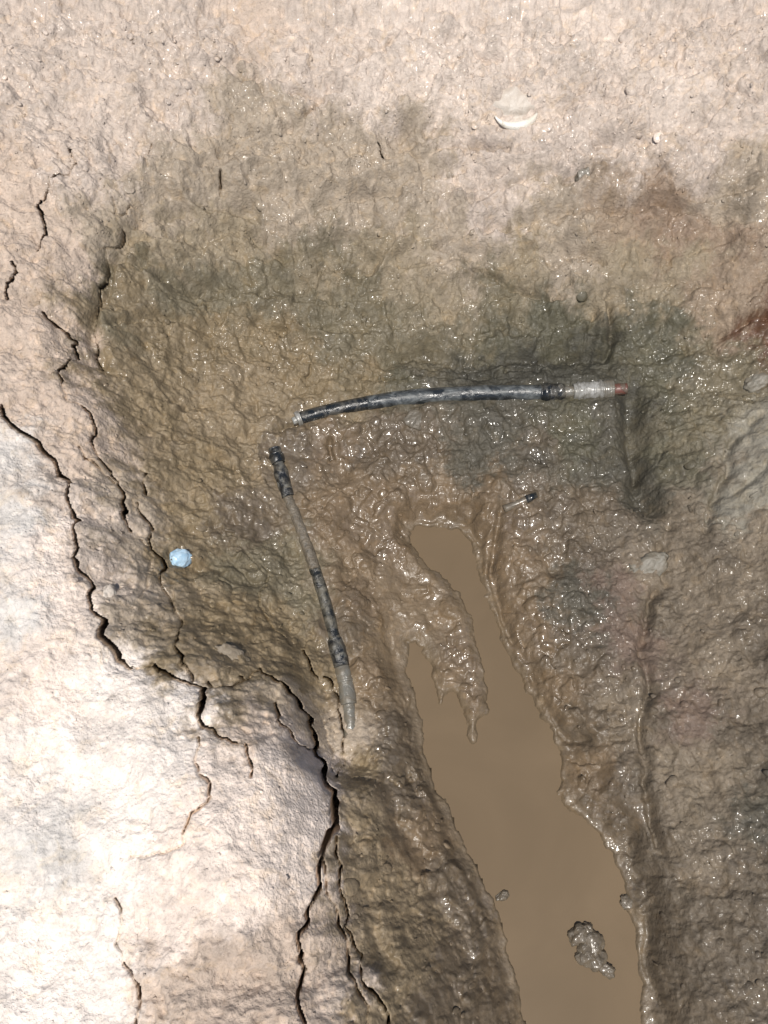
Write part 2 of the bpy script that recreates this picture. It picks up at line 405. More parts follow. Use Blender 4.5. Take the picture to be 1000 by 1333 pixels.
goo = (.0062 * dome(g1) * np.clip(gid - .3, 0, 1) * 1.4 + .0095 * dome(h1 * .85) * np.clip(hid - .35, 0, 1) * 1.5 + .0024 * dome(k1) * np.clip(kid - .6, 0, 1) * 2
       + .0075 * fbm(X, Y, .045, 4, 105, .40) + .0030 * ridged(gX, gY * .8, .05, 2, 109))
sX = X * .95 + Y * .31; sY = Y * .95 - X * .31
smear = (.0060 * fbm(sX * 1.6, sY * .55, .07, 4, 111, .5) + .0022 * ridged(sX * 2, sY * .6, .03, 3, 113) + .0011 * fbm(X, Y, .008, 3, 115))
relief = GR * gran + FL * flake + GO * goo + SM * smear
Z += (relief * (.12 + .88 * sstep(-.002, .026, sd)) * (sd > -.004) * np.where(LD < .03, .34 + .66 * pipe_calm, .30 + .70 * pipe_calm)).astype(np.float32)
# ground just outside the water stays above it
Z = np.where((sd > .003) & (sd < .06), np.maximum(Z, .0015 + .06 * np.minimum(sd, .03)), Z)
Z = np.where((sds > .002) & (sds < .02), np.maximum(Z, SMALL_Z + .0015), Z)

# soft folds, hollows and ridges of the mud: photo line, half width (m), depth (m, minus = ridge)
FOLDS = [
 ([(655,660),(648,700),(640,745),(652,800),(668,835)], .007, .010),
 ([(640,690),(632,735),(640,790),(655,830),(690,890),(715,940)], .006, -.007),
 ([(690,880),(718,930),(740,962),(790,968),(815,962)], .006, .009),
 ([(520,690),(545,672),(580,670),(610,682),(628,705)], .006, .006),
 ([(825,525),(828,580),(832,630),(850,660)], .020, .035),
 ([(855,770),(842,830),(848,900),(838,980),(850,1060),(862,1110)], .008, .014),
 ([(500,475),(560,462),(640,470),(720,468),(780,462)], .013, .016),
 ([(432,1010),(455,1090),(470,1180),(510,1260)], .012, .010),
 ([(505,1020),(535,1100),(570,1180),(612,1250)], .009, .010),
 ([(540,1010),(570,1090),(610,1160),(640,1220)], .008, -.008),
 ([(445,985),(480,1000),(530,1010)], .009, .006),
 ([(430,575),(433,598)], .004, .012),
 ([(118,470),(115,400),(140,335),(185,285),(250,262),(330,268)], .014, .014),
 ([(250,275),(340,330),(450,322),(560,340),(680,332),(780,345)], .016, .011),
 ([(800,264),(850,257),(920,272),(1000,300)], .010, .012),
 ([(480,442),(600,432),(760,425)], .012, -.008),
 ([(300,190),(380,170),(470,185),(560,168)], .014, .010),
 ([(360,566),(372,560),(386,556)], .005, .012),
 ([(480,495),(540,490),(620,490),(700,487)], .006, .009),
 ([(130,470),(110,420),(140,340),(170,290),(210,250)], .007, .012),
 ([(165,300),(230,305),(300,290),(370,285)], .010, .010),
 ([(240,370),(300,360),(380,370),(430,345),(480,350)], .012, .012),
 ([(500,170),(560,165),(610,180),(640,195)], .008, .012),
 ([(640,290),(720,275),(800,265),(880,262),(1000,240)], .010, .012),
 ([(740,230),(765,222)], .008, .016),
 ([(795,395),(800,430),(790,465)], .006, .016),
 ([(780,400),(785,430),(775,455)], .008, -.012),
 ([(940,600),(955,575),(985,545)], .006, .010),
 ([(930,650),(960,640),(1000,600)], .005, .008),
 ([(920,690),(935,640),(950,590)], .006, .010),
 ([(870,690),(855,720),(870,760)], .008, .010),
 ([(890,5),(875,30),(905,45),(925,20),(950,45),(985,40)], .006, .007),
 ([(230,730),(290,745),(330,760)], .012, .008),
 ([(155,690),(250,690),(300,680)], .010, .006),
 ([(700,900),(760,940),(800,1000)], .010, -.006),
 ([(800,1050),(830,1120),(850,1200),(860,1290)], .008, .008),
 ([(720,1030),(760,1060),(800,1100)], .006, .005),
]
fr = random.Random(5)
for k in range(60):                                     # scrapes and soft folds across the far bank and the hollow
    u, v = fr.uniform(20, 980), fr.uniform(10, 470)
    a_ = fr.gauss(0, .45); L_ = fr.uniform(40, 150)
    FOLDS.append(([(u, v), (u + L_ * .5 * math.cos(a_), v + L_ * .5 * math.sin(a_) + fr.uniform(-12, 12)), (u + L_ * math.cos(a_), v + L_ * math.sin(a_))],
                  fr.uniform(.004, .010), fr.choice((1, 1, -1)) * fr.uniform(.004, .012)))
for line, hw, dep in FOLDS:
    pts = [hit(u, v) for u, v in line]
    P, Wd_ = jag(pts, [hw] * len(pts), .12, 2)
    D = np.full(X.shape, 9., np.float32); Wd = np.ones(X.shape, np.float32)
    for i in range(len(P) - 1):
        seg_update(D, Wd, P[i], P[i + 1], Wd_[i], Wd_[i + 1], hw * 4)
    Z -= dep * np.exp(-(D * 1.0) ** 2).astype(np.float32) * (D < 4) * sstep(.0, .012, sd)
Z = np.where((sd > .003) & (sd < .06), np.maximum(Z, .0015), Z)

# cracks: photo line, half widths in photo pixels
CRACKS = [
 ([(0,527),(40,570),(70,598),(92,630),(90,655),(105,680),(98,695),(103,720),(97,728),(112,750),(118,785),(125,800),(137,808),(137,835),(152,858),(170,870)], [2.0,2.6,2.6,2.4,2.0,2.6,1.8,2.2,1.8,2.0,2.0,2.2,3.4,4.2,3.6,1.6]),
 ([(202,868),(225,882),(250,890),(264,893)], [2.6,2.8,1.8,2.0]),
 ([(264,895),(264,915),(257,932),(262,945),(285,960),(308,968)], [3.6,3.8,3.2,3.0,1.8,1.2]),
 ([(320,970),(325,990),(326,1012)], [1.5,1.6,.8]),
 ([(258,960),(258,1000),(272,1020),(268,1045),(240,1085)], [.9,.9,1.2,1.3,.8]),
 ([(240,1085),(240,1100),(205,1110),(170,1115)], [.9,.6,.6,.5]),
 ([(338,870),(360,888),(385,908),(402,930),(406,950),(404,972),(420,1000),(434,1030),(435,1060),(425,1095),(415,1130),(412,1165),(402,1200),(390,1235),(396,1262),(398,1333)], [1.2,2.0,2.4,3.0,3.0,2.6,3.4,4.2,4.6,4.2,2.8,2.2,2.0,1.8,1.4,1.0]),
 ([(358,915),(363,940),(380,960),(400,972)], [1.4,1.4,1.0,1.6]),
 ([(415,1110),(425,1150),(440,1190),(452,1240),(465,1290),(480,1340)], [1.6,1.3,1.3,1.0,.7,.6]),
 ([(438,1090),(445,1130),(441,1150),(450,1180),(460,1230),(470,1265),(490,1295),(505,1333)], [.8,1.0,.8,1.2,1.8,2.0,2.2,2.4]),
 ([(394,844),(402,862),(412,878)], [1.4,1.8,1.2]),
 ([(420,878),(432,888),(440,905),(443,935),(444,965),(436,1010)], [1.2,1.6,1.9,1.9,1.6,1.0]),
 ([(418,930),(424,960),(430,1000)], [.8,.9,.7]),
 ([(52,258),(54,280),(50,328)], [1.6,2.0,1.2]),
 ([(18,345),(24,358),(8,388)], [1.6,1.6,.8]),
 ([(55,405),(80,425),(97,440),(96,455),(80,487),(84,505)], [.8,1.4,2.2,2.0,2.0,1.0]),
 ([(95,200),(100,215),(75,235),(56,258)], [.8,1.0,.9,1.0]),
 ([(113,538),(125,570),(135,605),(148,622),(158,638),(163,660),(164,680),(170,692)], [1.0,1.2,1.4,1.4,1.8,2.6,2.2,1.0]),
 ([(84,505),(92,530),(115,540)], [.8,.8,.8]),
 ([(105,585),(130,610),(150,630)], [.8,1.0,1.0]),
 ([(190,615),(190,645)], [1.2,1.4]),
 ([(182,660),(197,685),(195,705),(210,750),(225,790),(232,835),(238,865),(248,885)], [.8,1.0,1.3,1.4,1.3,1.2,1.0,.8]),
 ([(185,705),(195,745),(185,780)], [1.0,.8,.5]),
 ([(170,270),(150,280),(148,262)], [.8,.8,.6]),
 ([(160,300),(135,360),(122,400),(124,445),(130,475)], [.8,1.0,1.4,1.2,.7]),
 ([(198,190),(195,225)], [.9,.7]),
 ([(290,232),(287,252)], [.8,.7]),
 ([(345,742),(348,765),(338,790),(350,810),(372,830)], [.7,.8,.7,.8,.7]),
 ([(150,1170),(150,1230),(160,1255),(180,1280),(182,1310),(178,1333)], [.6,.7,.9,1.2,1.2,.8]),
 ([(200,865),(180,870),(172,868)], [1.0,.8,.8]),
 ([(312,880),(316,885)], [1.4,1.0]),
 ([(268,885),(275,895),(300,892),(340,872)], [1.2,1.0,.7,.9]),
 ([(493,190),(499,212)], [1.4,1.0]),
 ([(405,480),(400,510)], [.7,.7]),
]
DC = np.full(X.shape, 99., np.float32); WC = np.ones(X.shape, np.float32); AC = np.ones(X.shape, np.float32)
for n_, (line, wid) in enumerate(CRACKS):
    if n_ in (0, 1, 2): wid = [q * .88 for q in wid]
    elif n_ != 6: wid = [q * .72 for q in wid]
    pts = [hit(u, v) for u, v in line]
    ws = [max(.00145, 1.05 *  wpx * float(np.linalg.norm(p - CAM)) * (2 * TH / 1000) * 1.0) for p, wpx in zip(pts, wid)]
    P, V = jag(pts, ws, .20, 2)
    k_ = float(np.mean(wid)) * ws[0] / float(np.mean(ws))
    for i in range(len(P) - 1):
        seg_update(DC, WC, P[i], P[i + 1], V[i], V[i + 1], .03, A=AC, ea=V[i] * k_ / ws[0], eb=V[i + 1] * k_ / ws[0])
K = np.array([-.02, -.12, 1.5])
prof = np.where(DC < 1, 1 - sstep(.6, 1.0, DC) , 0)
depth = prof * (WC * 30 + .02) * np.clip((AC - .45) / 1.0, .12, 1)
lip = np.where(DC < 4, np.exp(-((DC - 1.6) / 1.3) ** 2), 0) * WC * -.25     # edges rounded down a little
P3 = np.stack([X, Y, Z + lip], -1)
dirn = P3 - K
dirn /= np.linalg.norm(dirn, axis=-1, keepdims=True)
P3 = P3 + dirn * depth[..., None]
# small wander of the rest so that no grid shows
P3 = P3.astype(np.float32)

# ---------------------------------------------------------------- materials
def mat(name):
    m = bpy.data.materials.new(name); m.use_nodes = True
    n = m.node_tree
    return m, n, n.nodes['Principled BSDF']

def N(n, t, **kw):
    x = n.nodes.new(t)
    for k, v in kw.items(): setattr(x, k, v)
    return x

def noise(n, vec, scale, detail=4, rough=.55, dist=0):
    t = N(n, 'ShaderNodeTexNoise'); t.inputs['Scale'].default_value = scale
    t.inputs['Detail'].default_value = detail; t.inputs['Roughness'].default_value = rough
    t.inputs['Distortion'].default_value = dist
    n.links.new(vec, t.inputs['Vector']); return t.outputs['Fac']

def mrange(n, src, a, b, c, d):
    t = N(n, 'ShaderNodeMapRange')
    for i, v in enumerate((a, b, c, d)): t.inputs[i + 1].default_value = v
    n.links.new(src, t.inputs[0]); return t.outputs[0]

def mth(n, op, a, b):
    t = N(n, 'ShaderNodeMath', operation=op)
    for i, v in enumerate((a, b)):
        if isinstance(v, (int, float)): t.inputs[i].default_value = v
        else: n.links.new(v, t.inputs[i])
    return t.outputs[0]

def mixc(n, fac, a, b, blend='MIX'):
    t = N(n, 'ShaderNodeMix', data_type='RGBA', blend_type=blend)
    if isinstance(fac, (int, float)): t.inputs[0].default_value = fac
    else: n.links.new(fac, t.inputs[0])
    for k, v in ((6, a), (7, b)):
        if isinstance(v, tuple): t.inputs[k].default_value = (*v, 1)
        else: n.links.new(v, t.inputs[k])
    return t.outputs[2]

def bump(n, h, dist, strength=1.0, prev=None):
    t = N(n, 'ShaderNodeBump'); t.inputs['Distance'].default_value = dist; t.inputs['Strength'].default_value = strength
    n.links.new(h, t.inputs['Height'])
    if prev is not None: n.links.new(prev, t.inputs['Normal'])
    return t.outputs[0]

def soil_material():
    m, n, b = mat('clay_soil')
    co = N(n, 'ShaderNodeTexCoord').outputs['Object']
    col = N(n, 'ShaderNodeAttribute', attribute_name='soil_colour').outputs['Color']
    wet = N(n, 'ShaderNodeAttribute', attribute_name='wetness').outputs['Fac']
    n1 = noise(n, co, 16, 5, .6, .5)
    n2 = noise(n, co, 75, 5, .65, .4)
    n3 = noise(n, co, 420, 3, .6)
    n4 = noise(n, co, 38, 4, .6, 1.2)
    v = mth(n, 'ADD', mrange(n, n1, .3, .7, -.14, .14), mrange(n, n2, .25, .75, -.20, .20))
    v = mth(n, 'ADD', v, mrange(n, n3, .25, .75, -.10, .10))
    v = mth(n, 'ADD', v, 1.0)
    grey = N(n, 'ShaderNodeCombineColor')
    for k in range(3): n.links.new(v, grey.inputs[k])
    c = mixc(n, 1.0, col, grey.outputs[0], 'MULTIPLY')
    v1 = N(n, 'ShaderNodeTexVoronoi', feature='F1'); v1.inputs['Scale'].default_value = 95
    wv = N(n, 'ShaderNodeVectorMath', operation='ADD'); nv = N(n, 'ShaderNodeTexNoise'); nv.inputs['Scale'].default_value = 60
    n.links.new(co, nv.inputs['Vector'])
    sv = N(n, 'ShaderNodeVectorMath', operation='SCALE'); sv.inputs['Scale'].default_value = .02
    n.links.new(nv.outputs['Color'], sv.inputs[0]); n.links.new(co, wv.inputs[0]); n.links.new(sv.outputs[0], wv.inputs[1])
    n.links.new(wv.outputs[0], v1.inputs['Vector'])
    sp_ = N(n, 'ShaderNodeSeparateColor'); n.links.new(v1.outputs['Color'], sp_.inputs[0])
    fl = mth(n, 'MULTIPLY', mrange(n, sp_.outputs[0], .55, 1, 0, 1), mrange(n, v1.outputs['Distance'], .25, .6, 1, 0))
    c = mixc(n, mth(n, 'MULTIPLY', fl, .42), c, mixc(n, 1.0, c, (1.55, 1.52, 1.48), 'MULTIPLY'))
    pit = mrange(n, noise(n, co, 130, 5, .7, 1.0), .56, .70, 0, .5)
    c = mixc(n, pit, c, mixc(n, 1.0, c, (.55, .54, .52), 'MULTIPLY'))
    # ochre and grey-blue mottling of the clay
    c = mixc(n, mrange(n, n4, .52, .72, 0, .5), c, mixc(n, 1.0, c, (1.10, .98, .78), 'MULTIPLY'))
    n5 = noise(n, co, 27, 4, .6, .8)
    c = mixc(n, mrange(n, n5, .55, .75, 0, .55), c, mixc(n, 1.0, c, (.84, .85, .84), 'MULTIPLY'))
    n.links.new(c, b.inputs['Base Color'])
    # wet film comes and goes
    wn = noise(n, co, 60, 4, .6)
    film = mth(n, 'MULTIPLY', wet, mrange(n, wn, .3, .62, .45, 1.0))
    patch = mrange(n, noise(n, co, 11, 5, .65, .6), .47, .64, .05, 1.0)
    n.links.new(mrange(n, film, 0, 1, .85, .30), b.inputs['Roughness'])
    n.links.new(mth(n, 'MULTIPLY', mrange(n, film, .1, .9, .0, .75), patch), b.inputs['Coat Weight'])
    b.inputs['Coat Roughness'].default_value = .12
    b.inputs['Specular IOR Level'].default_value = .35
    vo = N(n, 'ShaderNodeTexVoronoi', feature='F1'); vo.inputs['Scale'].default_value = 210
    n.links.new(co, vo.inputs['Vector'])
    dry = mrange(n, film, .1, .9, .75, .22)
    bn = None
    for h_, d_ in ((n3, .0022), (vo.outputs['Distance'], .0014), (noise(n, co, 1100, 2, .5), .0005)):
        bn = bump(n, h_, d_, 1.0, bn)
        n.links.new(dry, bn.node.inputs['Strength'])
    n.links.new(bn, b.inputs['Normal'])
    # the film itself is smoother than the soil
    g_ = N(n, 'ShaderNodeNewGeometry')
    n.links.new(g_.outputs['Normal'], b.inputs['Coat Normal'])
    b.inputs['Coat IOR'].default_value = 1.7
    return m
M_SOIL = soil_material()

def water_material():
    m, n, b = mat('muddy_water')
    co = N(n, 'ShaderNodeTexCoord').outputs['Object']
    a = noise(n, co, 5, 4, .55, .6); f = noise(n, co, 900, 2, .5)
    c = mixc(n, mrange(n, a, .3, .7, 0, 1), (.130, .094, .057), (.160, .116, .071))
    c = mixc(n, mrange(n, f, .3, .7, 0, .25), c, (.100, .075, .048))
    n.links.new(c, b.inputs['Base Color'])
    b.inputs['Roughness'].default_value = .16
    b.inputs['IOR'].default_value = 1.33
    n.links.new(bump(n, noise(n, co, 14, 2, .4), .002, .15), b.inputs['Normal'])
    return m
M_WATER = water_material()

def coated_material(name, under, over, cover, scale=55, rough=.28, over2=None, stretch=(1, 1, 1), soft=.1, thick=0):
    """a smooth skin partly hidden by dried or wet mud"""
    m, n, b = mat(name)
    co = N(n, 'ShaderNodeTexCoord').outputs['Object']
    mp = N(n, 'ShaderNodeMapping'); mp.inputs['Scale'].default_value = stretch
    n.links.new(co, mp.inputs[0])
    a = noise(n, mp.outputs[0], scale, 5, .6, .8); f = noise(n, co, 500, 3, .6)
    k = mrange(n, a, .67 - soft / 2 - cover * .35, .67 + soft / 2 - cover * .35, 0, 1)
    o = over if over2 is None else mixc(n, mrange(n, noise(n, co, scale * 1.7, 3, .6), .4, .6, 0, 1), over, over2)
    c = mixc(n, k, under, o)
    c = mixc(n, mrange(n, f, .3, .7, 0, .35), c, mixc(n, 1.0, c, (.6, .6, .6), 'MULTIPLY'))
    n.links.new(c, b.inputs['Base Color'])
    n.links.new(mrange(n, k, 0, 1, rough, .5), b.inputs['Roughness'])
    b.inputs['Coat Weight'].default_value = .3 if rough < .45 else 0.; b.inputs['Coat Roughness'].default_value = .15
    bb = bump(n, k, .0012, .6); bb = bump(n, f, .0006, .5, bb)
    if thick: bb = bump(n, noise(n, co, 95, 4, .6, .5), thick, .9, bb)
    n.links.new(bb, b.inputs['Normal'])
    return m
M_BLACK = coated_material('black_plastic', (.010, .012, .013), (.12, .11, .09), .18, 60, .22, soft=.3)
M_FILM = coated_material('black_plastic_smeared_with_grey_clay', (.016, .019, .021), (.14, .15, .15), .42, 48, .2, (.07, .076, .075), (1, 1.6, 1), soft=.26)
M_PATCHY = coated_material('black_plastic_under_mud', (.010, .011, .012), (.12, .105, .078), .36, 70, .3, (.15, .145, .125), soft=.22, thick=.003)
M_SCUFF = coated_material('dark_pipe_under_thin_mud', (.014, .015, .014), (.125, .115, .09), .5, 75, .25, (.10, .09, .068), soft=.2, thick=.002)
M_PIPEMUD = coated_material('pipe_coated_in_mud', (.06, .055, .045), (.145, .118, .083), .95, 70, .3, (.118, .1, .074), soft=.3, thick=.005)
M_GREYP = coated_material('grey_fitting', (.16, .155, .135), (.13, .11, .08), .45, 70, .16, soft=.3)
M_METAL = coated_material('pale_coupling', (.34, .335, .315), (.13, .12, .098), .5, 80, .18, soft=.3)
M_RED = coated_material('rusty_red_pipe', (.13, .05, .035), (.11, .08, .058), .4, 120, .4)
M_WHITE = coated_material('white_plastic', (.27, .27, .25), (.14, .12, .09), .4, 120, .3)
M_BLUE = coated_material('pale_blue_plastic', (.32, .50, .66), (.46, .58, .66), .45, 90, .4, soft=.3)
M_CLOD = coated_material('wet_mud', (.13, .105, .074), (.11, .09, .064), .5, 60, .3)
M_STONE = coated_material('pale_stone', (.58, .52, .45), (.47, .40, .33), .4, 60, .6, soft=.3)
M_SHELL = coated_material('white_shell', (.74, .70, .62), (.66, .60, .5), .3, 60, .35)
M_GSTONE = coated_material('grey_stone', (.185, .172, .14), (.14, .118, .085), .5, 70, .5, soft=.3)
M_DSTONE = coated_material('muddy_stone', (.13, .115, .09), (.11, .09, .062), .5, 70, .4, soft=.3)
M_FLAKE = coated_material('clay_flake', (.27, .225, .17), (.20, .16, .11), .5, 70, .6, soft=.3)
M_TWIG = coated_material('brown_twig', (.12, .07, .03), (.16, .11, .06), .4, 200, .5)

# ---------------------------------------------------------------- object helpers
def tag(o, label=None, cat=None, group=None, kind=None):
    for k, v in (('label', label), ('category', cat), ('group', group), ('kind', kind)):
        if v: o[k] = v
    return o

def mesh_obj(name, V, F, m, parent=None, smooth=True):
    me = bpy.data.meshes.new(name)
    me.from_pydata([tuple(map(float, p)) for p in V], [], F)
    me.update()
    if smooth: me.polygons.foreach_set('use_smooth', [True] * len(me.polygons))
    me.materials.append(m)
    o = bpy.data.objects.new(name, me); COL.objects.link(o)
    if parent is not None:
        o.parent = parent
        o.matrix_parent_inverse = parent.matrix_world.inverted()
    return o

def empty(name, loc):
    o = bpy.data.objects.new(name, None); COL.objects.link(o)
    o.empty_display_size = .02
    o.location = loc
    bpy.context.view_layer.update()
    return o

def tube_geo(path, radii, seg=28, wob=0.0, flat=1.0, cap=True):
    V = []; F = []
    path = [np.array(p, float) for p in path]
    n = len(path)
    for i in range(n):
        t = path[min(i + 1, n - 1)] - path[max(i - 1, 0)]
        t /= np.linalg.norm(t) + 1e-12
        s = np.cross(t, [0, 0, 1.]); s /= np.linalg.norm(s) + 1e-12
        u = np.cross(s, t)
        for k in range(seg):
            a = 2 * math.pi * k / seg
            r = radii[i] * (1 + wob * (math.sin(3 * a + i * .9) * .5 + math.sin(2 * a - i * .37 + 1) * .5 + random.uniform(-.4, .4)))
            V.append(path[i] + s * math.cos(a) * r + u * math.sin(a) * r * flat)
    for i in range(n - 1):
        for k in range(seg):
            k2 = (k + 1) % seg
            F.append((i * seg + k, i * seg + k2, (i + 1) * seg + k2, (i + 1) * seg + k))
    if cap:
        F.append(tuple(range(seg))); F.append(tuple((n - 1) * seg + k for k in reversed(range(seg))))
    return V, F

def sub_path(S, t0, t1, n):
    """piece of a polyline between two fractions of its length"""
    S = np.array(S); L = np.concatenate([[0], np.cumsum(np.linalg.norm(np.diff(S, axis=0), axis=1))]); L /= L[-1]
    ts = np.linspace(t0, t1, n)
    return [np.array([np.interp(t, L, S[:, k]) for k in range(3)]) for t in ts]

def frac_at(S, u):
    """fraction of the length at which the line passes photo column or row"""
    S = np.array(S); L = np.concatenate([[0], np.cumsum(np.linalg.norm(np.diff(S, axis=0), axis=1))]); L /= L[-1]
    return L, S

def blob(name, loc, size, m, rz=0., tilt=(0, 0), seed=0, rough=.25, sub=4, parent=None, power=1.0):
    """an uneven lump"""
    bm = bmesh.new()
    bmesh.ops.create_icosphere(bm, subdivisions=sub, radius=1)
    V = np.array([v.co[:] for v in bm.verts]); F = [[v.index for v in f.verts] for f in bm.faces]
    bm.free()
    s = seed * 1.7
    nz = (fbm(V[:, 0] + s + V[:, 2] * .7, V[:, 1] - s + V[:, 2] * .4, .9, 4, seed)
          + .5 * fbm(V[:, 2] + s, V[:, 0] - V[:, 1] + s, .5, 3, seed + 5))
    V = V * (1 + rough * nz)[:, None]
    V = V * np.array(size)[None]
    cz, sz = math.cos(rz), math.sin(rz)
    V = np.stack([V[:, 0] * cz - V[:, 1] * sz, V[:, 0] * sz + V[:, 1] * cz, V[:, 2]], 1)
    ax_, ay_ = tilt
    V[:, 2] += V[:, 0] * math.tan(ax_) + V[:, 1] * math.tan(ay_)
    o = mesh_obj(name, V, F, m, None)
    o.location = loc
    bpy.context.view_layer.update()
    if parent is not None:
        o.parent = parent; o.matrix_parent_inverse = parent.matrix_world.inverted()
    return o

def ground_z(x, y):
    i = min(max(int(np.searchsorted(GX, x)), 0), NX - 1); j = min(max(int(np.searchsorted(GY, y)), 0), NY - 1)
    return float(P3[j, i, 2])

def on_ground(u, v):
    """point of the finished ground seen at a photo spot"""
    d = ray(u, v)
    for t in np.linspace(.6, 2.2, 1600):
        p = CAM + d * t
        if p[2] < ground_z(p[0], p[1]): return p
    return p

def px_m(p):
    return float(np.dot(p - CAM, FWD)) * 2 * TH / 1000

# ---------------------------------------------------------------- ground
idx = np.arange(NX * NY, dtype=np.int32).reshape(NY, NX)
quads = np.stack([idx[:-1, :-1], idx[:-1, 1:], idx[1:, 1:], idx[1:, :-1]], -1).reshape(-1, 4)
me = bpy.data.meshes.new('ground')
me.vertices.add(NX * NY); me.vertices.foreach_set('co', P3.reshape(-1))
me.loops.add(quads.size); me.loops.foreach_set('vertex_index', quads.reshape(-1))
me.polygons.add(len(quads))
me.polygons.foreach_set('loop_start', np.arange(0, quads.size, 4, dtype=np.int32))
me.update(calc_edges=True)
me.polygons.foreach_set('use_smooth', np.ones(len(quads), bool))
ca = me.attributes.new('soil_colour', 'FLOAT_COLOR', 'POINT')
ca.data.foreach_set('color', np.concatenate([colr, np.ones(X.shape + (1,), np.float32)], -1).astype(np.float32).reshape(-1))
shore = sstep(.05, .0, sd)
wt = np.clip(np.maximum(WET, shore * .9), 0, 1)
wa = me.attributes.new('wetness', 'FLOAT', 'POINT'); wa.data.foreach_set('value', wt.astype(np.float32).reshape(-1))
me.materials.append(M_SOIL)
g = bpy.data.objects.new('ground', me); COL.objects.link(g); g['kind'] = 'structure'

# ---------------------------------------------------------------- water
def sheet(name, sdf, z, off):
    js, is_ = np.where(sdf < off)
    j0, j1, i0, i1 = js.min(), js.max() + 1, is_.min(), is_.max() + 1
    st = 4
    V = []; F = []; ids = {}
    for j in range(j0, j1, st):
        for i in range(i0, i1, st):
            if sdf[j, i] < off:
                q = []
                for a, b in ((0, 0), (0, st), (st, st), (st, 0)):
                    k = (min(j + a, NY - 1), min(i + b, NX - 1))
                    if k not in ids:
                        ids[k] = len(V); V.append((GX[k[1]], GY[k[0]], z))
                    q.append(ids[k])
                F.append(q)
    return mesh_obj(name, V, F, M_WATER)
tag(sheet('puddle_water', np.maximum(sdp + edge_n, -sdt - .02), 0.0, .004), kind='structure')
tag(sheet('small_puddle_water', sds, SMALL_Z, .004), kind='structure')

# ---------------------------------------------------------------- upper pipe
def along(S, u, col=0):
    """fraction of the line's length where it crosses photo column u (col=0) or row (col=1)"""
    S = np.array(S); L = np.concatenate([[0], np.cumsum(np.linalg.norm(np.diff(S, axis=0), axis=1))]); L /= L[-1]
    px = []
    for p in S:
        q = p - CAM; dp = q @ FWD
        px.append(500 + q[0] / dp / TH * 500 if col == 0 else 666.5 - (q @ UPV) / dp / TV * 666.5)
    return float(np.interp(u, px, L))
U = lambda u: along(upS, u, 0)
root = empty('black_pipe', up_axis[4] - np.array([0, 0, .012]))
tag(root, 'long black pipe lying across the pit, smeared with pale clay, coupling at its right end', 'pipe')
def piece(name, S, t0, t1, radii, m, parent, n=None, wob=0, seg=28):
    n = n or max(len(radii), 2)
    rr = np.interp(np.linspace(0, 1, n), np.linspace(0, 1, len(radii)), radii)
    V, F = tube_geo(sub_path(S, t0, t1, n), rr, seg, wob)
    return mesh_obj(name, V, F, m, parent)
piece('pipe_body', upS, U(391), U(482), [.0102, .0105, .0110], M_BLACK, root, 30, .008)
piece('clay_smeared_sleeve', upS, U(478), U(706), [.0113, .0120, .0124, .0118, .0122, .0118, .0116], M_FILM, root, 50, .03)
piece('end_ring', upS, U(386), U(391.5), [.0118, .0128, .0118], M_METAL, root, 5)
piece('spigot', upS, U(378), U(387), [.0062, .0066], M_WHITE, root, 4)
piece('clamp', upS, U(704), U(716), [.0120, .0150, .0155, .0138], M_BLACK, root, 10, .05)
piece('torn_collar', upS, U(715), U(735), [.0128, .0142, .0130, .0138, .0115], M_PATCHY, root, 14, .08)
piece('neck', upS, U(734), U(748), [.0085, .0095, .0085], M_GREYP, root, 8, .03)
cp = piece('coupling', upS, U(746), U(787), [.0118, .0135, .0132, .0138, .0140], M_METAL, root, 20, .015)
for u0, u1, r_ in ((751, 755, .0150), (758, 762, .0144), (771, 775, .0150), (779, 784, .0163)):
    piece('rib', upS, U(u0), U(u1), [r_ - .0016, r_, r_, r_ - .0016], M_METAL, cp, 7)
nutp = piece('lock_nut', upS, U(785), U(798), [.0148, .0156, .0150], M_GREYP, root, 8, .0)
for u0 in (787.5, 791.0, 794.5):
    piece('ridge', upS, U(u0), U(u0 + 1.6), [.0152, .0163, .0152], M_GREYP, nutp, 5)
piece('red_pipe_end', upS, U(797), U(816), [.0088, .0090, .0086], M_RED, root, 8, .03)

# ---------------------------------------------------------------- lower pipe
Lr = lambda v: along(loS, v, 1)
root2 = empty('muddy_pipe', lo_axis[4] - np.array([0, 0, .010]))
tag(root2, 'broken pipe caked in brown mud beside the puddle, black connector at its top end', 'pipe')
cn = piece('black_connector', loS, Lr(584), Lr(648), [0.0089, 0.0096, 0.0084, 0.0108, 0.0101, 0.0103, 0.0096], M_PATCHY, root2, 30, .05)
piece('connector_collar', loS, Lr(592), Lr(604), [0.0101, 0.0114, 0.0112, 0.0100], M_BLACK, cn, 8, .06)
piece('pipe_body', loS, Lr(645), Lr(742), [0.0084, 0.0086, 0.0084, 0.0083], M_PIPEMUD, root2, 60, .05)
piece('scuffed_pipe', loS, Lr(740), Lr(836), [0.0084, 0.0089, 0.0084, 0.0086, 0.0086], M_SCUFF, root2, 30, .03)
piece('black_coupling', loS, Lr(832), Lr(868), [0.0103, 0.0117, 0.0119, 0.0114, 0.0107], M_PATCHY, root2, 18, .04)
ft = piece('grey_fitting', loS, Lr(866), Lr(917), [0.0096, 0.0110, 0.0107, 0.0101, 0.0110, 0.0115, 0.0112], M_GREYP, root2, 26, .015)
piece('rib', loS, Lr(884), Lr(888), [0.0107, 0.0115, 0.0107], M_GREYP, ft, 5)
piece('pipe_tail', loS, Lr(916), Lr(975), [.0086, .0090, .0088, .0086], M_GREYP, root2, 22, .02)

